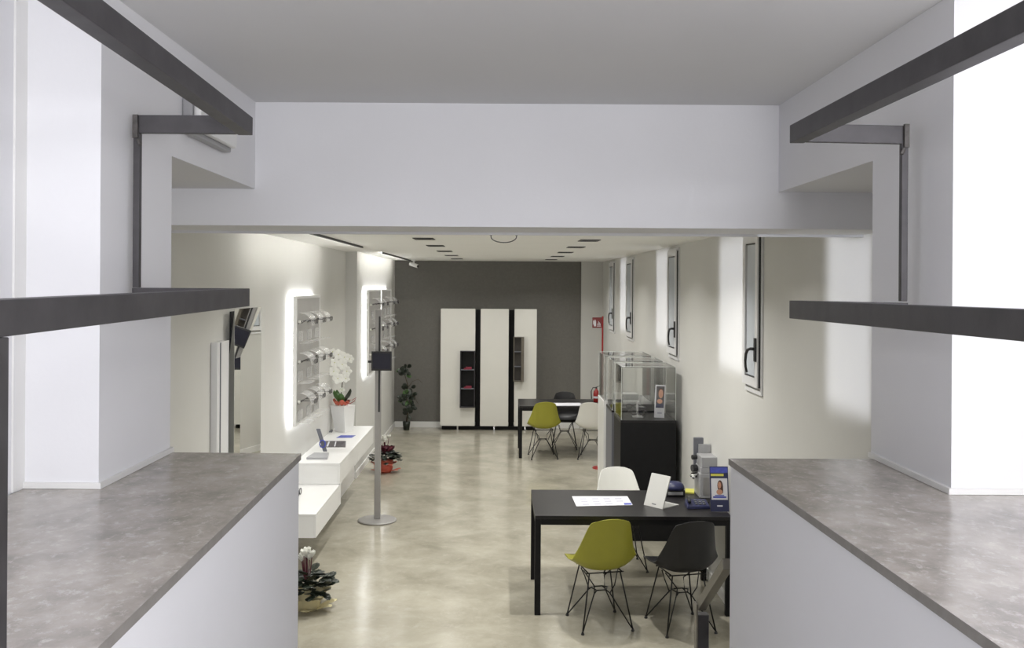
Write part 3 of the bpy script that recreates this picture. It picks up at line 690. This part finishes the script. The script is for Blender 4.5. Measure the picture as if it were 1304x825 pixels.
# dark recess floor strip under the cabinets
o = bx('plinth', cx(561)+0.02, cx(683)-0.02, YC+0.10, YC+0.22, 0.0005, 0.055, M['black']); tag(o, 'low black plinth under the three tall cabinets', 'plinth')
# back wall downlights wash
for px in (583, 669): pass

# ------------------------------------------------------------------ floating shelf units on the left
ZU = 0.75
uN, uF = FL(432.6, 589.7, ZU), FL(475.9, 542.4, ZU)
XS = (uN.x+uF.x)/2
r = thing('floating_shelf', (XL, uN.y, 0.55), 'long white wall-hung display counter below the lit panels', 'shelf')
bx('body', 0.0005, XS-XL-0.019, 0.0, uF.y-uN.y, 0.0, ZU-0.55-0.021, M['white'], r)
bx('worktop', 0.0005, XS-XL, -0.002, uF.y-uN.y, ZU-0.55-0.02, ZU-0.55, M['white'], r, bevel=0.002)
for k in range(2):
    L = (uF.y-uN.y)/2; bx('drawer_front', XS-XL-0.018, XS-XL, k*L+0.002, (k+1)*L-0.002, 0.002, ZU-0.55-0.022, M['white'], r)
lN = FL(402.4, 654.6, 0.548)
r2 = thing('floating_shelf', (XL, lN.y, 0.35), 'lower white wall-hung drawer unit nearest the stairs', 'shelf')
D2 = uN.y-lN.y+0.06
bx('body', 0.0005, lN.x-XL-0.019, 0.0, D2, 0.0, 0.198-0.02, M['white'], r2)
bx('worktop', 0.0005, lN.x-XL, -0.002, D2, 0.1785, 0.198, M['white'], r2, bevel=0.002)
bx('drawer_front', lN.x-XL-0.018, lN.x-XL, 0.002, D2-0.002, 0.002, 0.1765, M['white'], r2)
# white floor box under the far end
o = bx('floor_box', XL+0.013, XL2-0.0, 10.6, 11.6, 0.0005, 0.35, M['white']); tag(o, 'white box standing on the floor under the display counter', 'box')

# lit display panels
def lit_panel(y0, y1, z0, z1, xw, label, rows):
    r = thing('lit_display_panel', (xw, y0, z0), label, 'panel'); L, T = y1-y0, z1-z0
    bm = bmesh.new(); box(bm, 0.001, 0.028, 0.03, L-0.03, 0.03, T-0.03); mesh('wall_mount', bm, M['white'], r)
    bm = bmesh.new()
    box(bm, 0.029, 0.047, 0.004, 0.022, 0.004, T-0.004); box(bm, 0.029, 0.047, L-0.022, L-0.004, 0.004, T-0.004)
    box(bm, 0.029, 0.047, 0.022, L-0.022, 0.004, 0.022); box(bm, 0.029, 0.047, 0.022, L-0.022, T-0.022, T-0.004)
    mesh('led_strip', bm, M['led'], r)
    bm = bmesh.new(); box(bm, 0.048, 0.085, 0, 0.025, 0, T); box(bm, 0.048, 0.085, L-0.025, L, 0, T); box(bm, 0.048, 0.085, 0.025, L-0.025, 0, 0.025); box(bm, 0.048, 0.085, 0.025, L-0.025, T-0.025, T)
    mesh('panel_frame', bm, M['white'], r, bevel=0.002)
    bx('panel_face', 0.048, 0.080, 0.0255, L-0.0255, 0.0255, T-0.0255, M['panel'], r)
    names = ['top', 'middle', 'bottom']
    for k, (zz, ys) in enumerate(rows):
        bm = bmesh.new(); tube(bm, [(0.10, 0.06, zz-z0), (0.10, L-0.05, zz-z0)], 0.005, 6)
        tube(bm, [(0.081, 0.08, zz-z0), (0.10, 0.08, zz-z0)], 0.004, 6); tube(bm, [(0.081, L-0.07, zz-z0), (0.10, L-0.07, zz-z0)], 0.004, 6)
        rl = mesh('rail', bm, M['chrome'], r)
        bm = bmesh.new(); lathe(bm, [(0.012, -0.012), (0.014, 0), (0.012, 0.012)], 12, (0.10, 0.05, zz-z0)); mesh('rail_end_glint', bm, M['petal'], rl)  # white cap stands in for the spotlight reflection at the rail's end
        # curved clear trays behind each pair
        for q, yy in enumerate(ys):
            box_ = lambda nm, *a: (lambda b: (box(b, *a), mesh(nm, b, M['frost'], r)))(bmesh.new())
            box_('clear_shelf', 0.108, 0.20, yy-y0-0.12, yy-y0+0.12, zz-z0-0.20, zz-z0-0.195)
            box_('clear_card_holder', 0.086, 0.089, yy-y0-0.10, yy-y0+0.10, zz-z0-0.19, zz-z0-0.09)
            bm = bmesh.new(); N = 8
            pr = [(0.108+0.11*math.sin(PI/2*i/N), -0.03+0.11*(math.cos(PI/2*i/N))) for i in range(N+1)]
            for s in range(N):
                (xa, za), (xb, zb) = pr[s], pr[s+1]
                slab(bm, [(xa, yy-y0-0.13, zz-z0+za), (xb, yy-y0-0.13, zz-z0+zb), (xb, yy-y0+0.13, zz-z0+zb), (xa, yy-y0+0.13, zz-z0+za)], (0.001, 0, 0.003))
            bmesh.ops.remove_doubles(bm, verts=bm.verts, dist=0.0005)
            mesh('clear_holder', bm, M['frost'], r)
    return r
rowsA = [(2.10, (8.66, 9.06, 9.42)), (1.73, (8.66, 9.06, 9.42)), (1.36, (8.66, 9.06, 9.42))]
lit_panel(8.50, 9.62, 1.14, 2.335, XL, 'backlit display panel of spectacles on the left wall, nearest the stairs', rowsA)
lit_panel(12.20, 13.42, 1.24, 2.375, XL2, 'backlit display panel of spectacles on the left wall, behind the tall pole', [(2.18, (12.5, 13.0)), (1.85, (12.5, 13.0)), (1.52, (12.5, 13.0))])
lit_panel(13.50, 14.70, 1.24, 2.375, XL2, 'backlit display panel of spectacles on the left wall, nearest the far wall', [(2.18, (13.8, 14.3)), (1.85, (13.8, 14.3)), (1.52, (13.8, 14.3))])
nth = ['nearest', 'second', 'third']
rn = ['top', 'middle', 'bottom']
for k, (zz, ys) in enumerate(rowsA):
    for q, yy in enumerate(ys):
        specs((XL+0.235, yy, zz), 'dark spectacles, %s pair in the %s row of the nearest lit panel' % (nth[q], rn[k]), 1.15, 'spectacles on the nearest lit panel')
for pn, ys in (('second', (12.5, 13.0)), ('farthest', (13.8, 14.3))):
    for k, zz in enumerate((2.18, 1.85, 1.52)):
        for q, yy in enumerate(ys):
            specs((XL2+0.235, yy, zz), 'dark spectacles, %s pair in the %s row of the %s lit panel' % (('nearer', 'farther')[q], rn[k], pn), 1.25, 'spectacles on the %s lit panel' % pn)

# wall mirror and white board on the left
o = thing('wall_mirror', (XL, 6.72, 0.3), 'tall mirror with a wide faceted silver border on the left wall behind the left ledge', 'mirror')
YM0, YM1, YI0, YI1, ZM, ZI0, ZI1 = -0.17, 0.56, -0.10, 0.20, 1.967, 0.35, 1.60
bx('backing', 0.001, 0.012, YM0+0.13, YM1-0.02, 0.02, ZM-0.02, M['flat_black'], o)
fa, fb = 0.075, 0.0145
def facet(nm, q):
    bm = bmesh.new(); slab(bm, q, (-0.0008, 0, 0)); mesh(nm, bm, M['mirror'], o)
O0, O1, O2, O3 = (fa, YM0, 0), (fa, YM1, 0), (fa, YM1, ZM), (fa, YM0, ZM)
I0, I1, I2, I3 = (fb, YI0, ZI0), (fb, YI1, ZI0), (fb, YI1, ZI1), (fb, YI0, ZI1)
facet('frame_facet', [O0, O1, I1, I0]); facet('frame_facet', [O1, O2, I2, I1]); facet('frame_facet', [O2, O3, I3, I2]); facet('frame_facet', [O3, O0, I0, I3])
facet('mirror_glass', [I0, I1, I2, I3])
o = thing('white_board', (XL, 6.25, 0.0), 'narrow white upright board on the left wall beside the mirror', 'board')
bx('board', 0.001, 0.045, 0.0, 0.27, 0.09, 2.05, M['winframe'], o, bevel=0.003)
bx('board_groove', 0.0455, 0.049, 0.06, 0.075, 0.09, 2.045, M['machine_d'], o)

# ------------------------------------------------------------------ things on the counter
ZUU = ZU+0.0008
# orchid
def petal(bm, c, d, n, L, W):
    d = d.normalized(); s = d.cross(n).normalized(); n = n.normalized()
    pr = [(0, 0.05, 0), (0.3, 0.8, 0.04), (0.6, 1.0, 0.10), (0.85, 0.7, 0.10), (1.0, 0.1, 0.05)]
    L1 = [bm.verts.new(c+d*L*t+s*W*w_/2+n*L*h_) for t, w_, h_ in pr]; L2 = [bm.verts.new(c+d*L*t-s*W*w_/2+n*L*h_) for t, w_, h_ in pr]
    Lm = [bm.verts.new(c+d*L*t+n*L*(h_+0.06)) for t, w_, h_ in pr]
    for i in range(4):
        bm.faces.new([L1[i], L1[i+1], Lm[i+1], Lm[i]]); bm.faces.new([Lm[i], Lm[i+1], L2[i+1], L2[i]])
pc = FL(437, 549, ZUU)+Vector((0.012, 0, 0))
orc = thing('potted_orchid', pc, 'white orchid in a tapered white pot on the long counter', 'plant')
def frustum(bm, w0, w1, z0, z1, ang, sh=(0, 0)):
    a = []
    for wz, z, s in ((w0, z0, (0, 0)), (w1, z1, sh)):
        a.append([bm.verts.new((s[0]+wz*math.cos(ang+PI/2*i), s[1]+wz*math.sin(ang+PI/2*i), z)) for i in range(4)])
    bm.faces.new(a[0][::-1]); bm.faces.new(a[1])
    for i in range(4): bm.faces.new([a[0][i], a[0][(i+1) % 4], a[1][(i+1) % 4], a[1][i]])
bm = bmesh.new(); frustum(bm, 0.105, 0.145, 0.0, 0.30, math.radians(-75), (-0.02, 0)); mesh('pot', bm, M['white'], orc, bevel=0.004)
bm = bmesh.new()
for i in range(9):
    a = 2*PI*i/9; petal(bm, Vector((-0.03+0.06*math.cos(a), 0.06*math.sin(a), 0.301)), Vector((math.cos(a)*0.5, math.sin(a)*0.5, 1)), Vector((math.cos(a), math.sin(a), -0.3)), 0.06+0.05*random.random(), 0.07)
wr = mesh('coral_paper', bm, M['orange'], orc)
for (a, L, m) in ((-2.2, 0.22, 'leaf2'), (-0.6, 0.24, 'leaf'), (0.6, 0.2, 'leaf'), (2.3, 0.2, 'leaf2'), (-1.5, 0.18, 'leaf2')):
    bm = bmesh.new(); petal(bm, Vector((-0.03, 0, 0.303)), Vector((math.cos(a)*0.6, math.sin(a)*0.6, 1)), Vector((math.cos(a), math.sin(a), -0.6)), L, 0.085); mesh('leaf', bm, M[m], orc, smooth=True)
sp = [(-0.03, 0, 0.303), (-0.035, 0, 0.45), (-0.02, -0.01, 0.6), (0.0, -0.01, 0.72), (-0.02, -0.02, 0.82), (-0.08, -0.03, 0.86), (-0.14, -0.04, 0.84)]
bm = bmesh.new(); tube(bm, sp, 0.006, 6); mesh('stem', bm, M['stem'], orc, smooth=True)
bm = bmesh.new(); tube(bm, [(0.02, -0.06, 0.34), (0.08, -0.08, 0.33), (0.13, -0.09, 0.36), (0.15, -0.09, 0.40), (0.10, -0.09, 0.37)], 0.004, 5); mesh('ribbon', bm, M['red'], orc)
fl = None
for (x, y, z, s) in [(-0.13, -0.04, 0.92, .045), (-0.06, -0.07, 0.89, .065), (0.01, -0.06, 0.86, .065), (0.07, -0.05, 0.84, .05), (-0.10, -0.08, 0.80, .06), (-0.01, -0.09, 0.78, .065), (-0.11, -0.08, 0.70, .07), (0.04, -0.07, 0.70, .06), (-0.06, -0.09, 0.62, .07), (0.03, -0.09, 0.62, .05), (-0.02, -0.03, 0.48, .035), (-0.03, -0.03, 0.41, .03)]:
    a0 = random.random()*6
    bm = bmesh.new()
    for i in range(5):
        a = a0+2*PI*i/5; petal(bm, Vector((0, 0, 0)), Vector((math.cos(a), 0, math.sin(a))), Vector((0.1, -1, 0)), s, s*0.85)
    fo = mesh('flower', bm, M['petal'], orc); fo.location = (x, y, z)
    bm = bmesh.new(); lathe(bm, [(0.003, -0.006), (0.006, 0), (0.003, 0.006)], 8, (0, -0.012, 0)); mesh('flower_heart', bm, M['lip'], fo)
# flat things on the counter
flat('dark_brochure', [(411, 561.5), (440.5, 561.5), (440, 569.5), (407, 569.5)], ZUU, M['darkprint'], 'flat dark printed leaflet on the long counter', 'leaflet', deco=[('light_stripes', [(0.25, 0.1, 0.32, 0.9), (0.55, 0.1, 0.60, 0.9)], M['paper'])])
flat('blue_leaflet', [(434, 554.3), (453, 554.3), (448, 557.3), (428, 557.5)], ZUU, M['blue'], 'flat blue leaflet on the counter by the orchid pot', 'leaflet')
flat('clear_tray', [(412, 548), (424, 548), (423, 550.5), (409, 550.5)], ZUU, M['machine_d'], 'small dark tray on the counter behind the orchid pot', 'tray', th=0.01)
# folding stand with dark arm
c = FL(402, 583, ZUU)
r = thing('tablet_stand', c, 'white base with an upright dark narrow tablet at the counter near end', 'stand'); O = Vector(r.location)
a = [FL(390, 585, ZUU), FL(417, 585, ZUU), FL(419, 578.5, ZUU), FL(400, 578.5, ZUU)]
bm = bmesh.new(); slab(bm, [p-O for p in a], (0, 0, 0.02)); mesh('base', bm, M['machine'], r, bevel=0.003)
t0, t1 = P(414, 575, a[2].y)-O, P(405, 546, a[2].y)-O
bm = bmesh.new(); slab(bm, [t0+Vector((-0.02, 0, 0)), t0+Vector((0.02, 0, 0)), t1+Vector((0.02, 0, 0)), t1+Vector((-0.02, 0, 0))], (0, 0.012, 0)); mesh('dark_arm', bm, M['machine_d'], r, bevel=0.002)
bm = bmesh.new(); m_ = t0.lerp(t1, 0.35)+Vector((0, -0.008, 0)); tube(bm, [m_+Vector((0.028*math.cos(q), 0, 0.036*math.sin(q))) for q in [2*PI*i/14 for i in range(15)]], 0.006, 6); mesh('ring', bm, M['blue'], r)
# spectacles peeking on the lower unit
specs(FL(384, 631, 0.5485)+Vector((-0.02, 0, 0.03)), 'dark spectacles on the lower white drawer unit', 1.4)

# ------------------------------------------------------------------ pole with tablet
c = FL(480.5, 663, 0)
r = thing('tablet_floor_stand', c, 'tall grey pole on a round base holding a black tablet', 'stand')
bm = bmesh.new(); lathe(bm, [(0.195, 0.0006), (0.20, 0.006), (0.20, 0.012), (0.19, 0.018), (0.05, 0.022)], 48); mesh('base', bm, M['alu'], r, smooth=False)
bm = bmesh.new(); box(bm, -0.032, 0.032, -0.02, 0.02, 0.0225, 2.19); mesh('pole', bm, M['alu'], r, bevel=0.006)
bm = bmesh.new(); box(bm, 0.004, 0.022, -0.0235, -0.0205, 1.13, 2.12); mesh('slot', bm, M['flat_black'], r)
bm = bmesh.new(); box(bm, -0.065, 0.145, -0.06, -0.045, 1.56, 1.76); tb = mesh('tablet', bm, M['blackplastic'], r, bevel=0.005)
bm = bmesh.new(); box(bm, -0.050, 0.130, -0.0625, -0.0605, 1.58, 1.74); mesh('screen', bm, mat('dark_screen', (0.03, 0.03, 0.045, 1), 0.12), tb)
bm = bmesh.new(); box(bm, -0.10, -0.066, -0.055, -0.048, 1.64, 1.665); box(bm, -0.02, 0.03, -0.0445, -0.0205, 1.62, 1.70); mesh('holder', bm, M['blackplastic'], r)

# ------------------------------------------------------------------ potted plants on the floor
def cyclamen(loc, R, Ht, label, wrap, centre):
    r = thing('potted_cyclamen', loc, label, 'plant')
    bm = bmesh.new(); lathe(bm, [(R*0.42, 0.0005), (R*0.5, 0.03), (R*0.58, Ht*0.33)], 20); mesh('pot', bm, wrap, r, smooth=True)
    bm = bmesh.new()
    for i in range(11):
        a = 2*PI*i/11+random.random()*0.3; petal(bm, Vector((R*0.40*math.cos(a), R*0.40*math.sin(a), Ht*(0.02+0.16*(i%2)))), Vector((math.cos(a), math.sin(a), 0.22)), Vector((-math.cos(a)*0.3, -math.sin(a)*0.3, 1.2)), R*(0.55+0.2*random.random()), R*0.5)
    for v in bm.verts: v.co.z = max(v.co.z, 0.002)
    mesh('wrapping', bm, wrap, r)
    bm = bmesh.new()
    for i in range(110):
        a = random.random()*2*PI; rr = R*math.sqrt(random.random())*0.85; z = Ht*(0.36+0.20*random.random())*(1.12-0.45*(rr/R)**2)
        petal(bm, Vector((rr*math.cos(a), rr*math.sin(a), z)), Vector((math.cos(a+random.uniform(-.6, .6)), math.sin(a+random.uniform(-.6, .6)), random.uniform(-0.5, 0.6))), Vector((random.uniform(-.3, .3), random.uniform(-.3, .3), 1)), R*0.42, R*0.40)
    f = mesh('foliage', bm, M['leaf'], r); f['kind'] = 'stuff'
    if centre:
        bm = bmesh.new()
        for i in range(26):
            a = random.random()*2*PI; rr = R*random.random()*0.35
            petal(bm, Vector((rr*math.cos(a)+0.03, rr*math.sin(a)-R*0.2, Ht*0.56)), Vector((math.cos(a)*0.5, math.sin(a)*0.5, 1)), Vector((math.cos(a), math.sin(a), 0)), R*0.42, R*0.3)
        f = mesh('burgundy_foliage', bm, M['burg'], r); f['kind'] = 'stuff'
    for i in range(9):
        a = random.random()*2*PI; rr = R*random.random()*0.38; z = Ht*(0.78+0.14*random.random()); x, y = rr*math.cos(a), rr*math.sin(a)
        bm = bmesh.new()
        for j in range(5):
            b = 2*PI*j/5; petal(bm, Vector((0, 0, 0)), Vector((math.cos(b)*0.45, math.sin(b)*0.45, 1)), Vector((math.cos(b), math.sin(b), 0)), R*0.28, R*0.2)
        fo = mesh('flower', bm, M['petal'], r); fo.location = (x, y, z)
        bm = bmesh.new(); tube(bm, [(x*0.5, y*0.5, Ht*0.5), (x, y, z-0.001)], 0.004, 5); mesh('stem', bm, M['burg'], r)
    return r
cyclamen(FL(490, 601, 0), 0.19, 0.49, 'white cyclamen pot wrapped in coral paper beside the tall pole', M['orange'], True)
cyclamen(FL(391, 775, 0), 0.20, 0.46, 'white cyclamen pot wrapped in cream paper beside the left parapet', M['cream'], False)

# climbing plant at far left corner
c = Vector((P(517, 545, 15.55).x, 15.62, 0))
r = thing('climbing_plant', c, 'tall dark leafy climbing plant in the far left corner', 'plant')
bm = bmesh.new(); lathe(bm, [(0.05, 0.0005), (0.06, 0.08), (0.065, 0.14), (0.05, 0.141)], 16); mesh('pot', bm, M['leaf'], r, smooth=True)
sp = [(0, 0, 0.14), (0.03, 0, 0.35), (0.0, -0.02, 0.55), (0.02, 0, 0.75), (-0.03, 0, 0.92), (-0.06, 0, 1.08)]
bm = bmesh.new(); tube(bm, sp, 0.012, 6, 0.005); tube(bm, [(0.01, 0, 0.7), (0.10, -0.03, 0.82), (0.2, -0.05, 0.86), (0.27, -0.05, 0.80)], 0.004, 5)
tube(bm, [(0.03, 0, 0.6), (0.12, -0.03, 0.58), (0.2, -0.05, 0.45)], 0.004, 5)
mesh('stem', bm, M['stem'], r, smooth=True)
for cx_, cz_, n_, s_ in ((-0.05, 1.00, 12, 0.08), (0.0, 0.60, 28, 0.14), (0.06, 0.45, 12, 0.10), (0.05, 0.28, 5, 0.05)):
    for i in range(n_):
        bm = bmesh.new(); a = random.random()*2*PI
        petal(bm, Vector((0, 0, 0)), Vector((math.cos(a), -0.35, math.sin(a)-0.3)), Vector((random.uniform(-.4, .4), -1, 0.3)), 0.10, 0.065)
        l = mesh('leaf', bm, M['leaf'] if random.random() < 0.85 else M['leaf2'], r); l.location = (cx_+random.uniform(-s_, s_)*0.8, random.uniform(-0.10, 0.02), cz_+random.uniform(-s_, s_))

# ------------------------------------------------------------------ ceiling things
def downlight(x, y, label):
    r = thing('ceiling_lamp', (x, y, ZC), label, 'lamp', 0)
    bm = bmesh.new(); w_, l_ = 0.09, 0.15
    box(bm, -w_, w_, -l_, -l_+0.012, -0.006, -0.0005); box(bm, -w_, w_, l_-0.012, l_, -0.006, -0.0005)
    box(bm, -w_, -w_+0.012, -l_+0.012, l_-0.012, -0.006, -0.0005); box(bm, w_-0.012, w_, -l_+0.012, l_-0.012, -0.006, -0.0005)
    mesh('frame', bm, M['lampbar'], r)
    bx('recess', -w_+0.0125, w_-0.0125, -l_+0.0125, l_-0.0125, -0.003, -0.0006, M['lampbar'], r)
    for k in range(4):
        bx('lamp_cell', -w_+0.03, w_-0.03, -l_+0.03+0.062*k, -l_+0.06+0.062*k, -0.0055, -0.0032, M['blackplastic'], r)
    d = bpy.data.lights.new('downlight', 'AREA'); d.shape = 'RECTANGLE'; d.size = 0.08; d.size_y = 0.10; d.energy = CEIL_W; d.color = WARM; d.spread = math.radians(140)
    o = bpy.data.objects.new('downlight', d); COL.objects.link(o); o.location = (x, y, ZC-0.02); o.rotation_euler = (0, 0, 0)
    return o
ordn = ['first', 'second', 'third', 'fourth', 'fifth']
for i, y in enumerate((8.25, 9.72, 11.3, 12.9, 14.5)):
    downlight(-0.68, y, '%s dark recessed ceiling lamp from the beam, left row' % ordn[i])
    downlight(0.80, y+0.12, '%s dark recessed ceiling lamp from the beam, right row' % ordn[i])
# two more pairs nearer the stairs, above the header (not seen directly)
for y, k_, n_ in ((6.86, 1.8, 'farther from'), (5.2, 0.6, 'nearer to')):
    for sd, x in (('left', -0.68), ('right', 0.80)):
        downlight(x, y, 'dark recessed ceiling lamp just behind the header beam, %s side, %s the stairs' % (sd, n_)).data.energy *= k_
def slot(y0, y1, x, label):
    r = thing('ceiling_light_slot', (x, y0, ZC), label, 'light')
    bx('slot_profile', -0.012, 0.012, 0, y1-y0, -0.018, -0.0005, M['flat_black'], r)
    bx('light_diffuser', -0.0145, -0.0125, 0.01, y1-y0-0.01, -0.016, -0.001, M['ledslot'], r)
M['ledslot'] = mat('slot_led', (1, 1, 1, 1), 0.5, emit=(1, 0.98, 0.93, 1), es=45.0)
slot(7.0, 10.05, -1.50, 'long thin light slot in the ceiling along the left wall, nearer one')
slot(11.8, 15.4, -1.50, 'long thin light slot in the ceiling along the left wall, farther one')
# hanging cable loop
A, B = FL(625.5, 296.5, ZC), FL(657.5, 297, ZC)
r = thing('cable_loop', (A+B)/2, 'thin black cable loop hanging from the ceiling behind the beam', 'cable'); O = Vector(r.location)
w2 = (B-A).length/2
bm = bmesh.new(); tube(bm, [(-w2, 0, -0.001), (-w2, 0, -0.025)]+[(-w2*math.cos(t), 0, -0.03-0.045*math.sin(t)) for t in [PI*i/12 for i in range(13)]]+[(w2, 0, -0.025), (w2, 0, -0.001)], 0.004, 6); mesh('cable', bm, M['machine_d'], r, smooth=True)
bm = bmesh.new(); box(bm, -w2-0.01, -w2+0.01, -0.01, 0.01, -0.02, -0.0005); box(bm, w2-0.01, w2+0.01, -0.01, 0.01, -0.02, -0.0005); mesh('cable_clip', bm, M['flat_black'], r)
# security camera
c = P(527, 333, 15.2); c.z = ZC
r = thing('security_camera', c, 'small white security camera on the ceiling in the far left corner', 'camera')
bm = bmesh.new(); lathe(bm, [(0.04, -0.0005), (0.04, -0.02), (0.015, -0.025), (0.015, -0.06)], 16); mesh('mount', bm, M['white'], r)
bm = bmesh.new(); tube(bm, [(-0.06, -0.02, -0.07), (0.07, -0.08, -0.11)], 0.032, 12); cb = mesh('camera_body', bm, M['white'], r)
bm = bmesh.new(); tube(bm, [(0.0701, -0.0801, -0.1101), (0.078, -0.084, -0.113)], 0.022, 12); mesh('camera_lens', bm, M['flat_black'], cb)
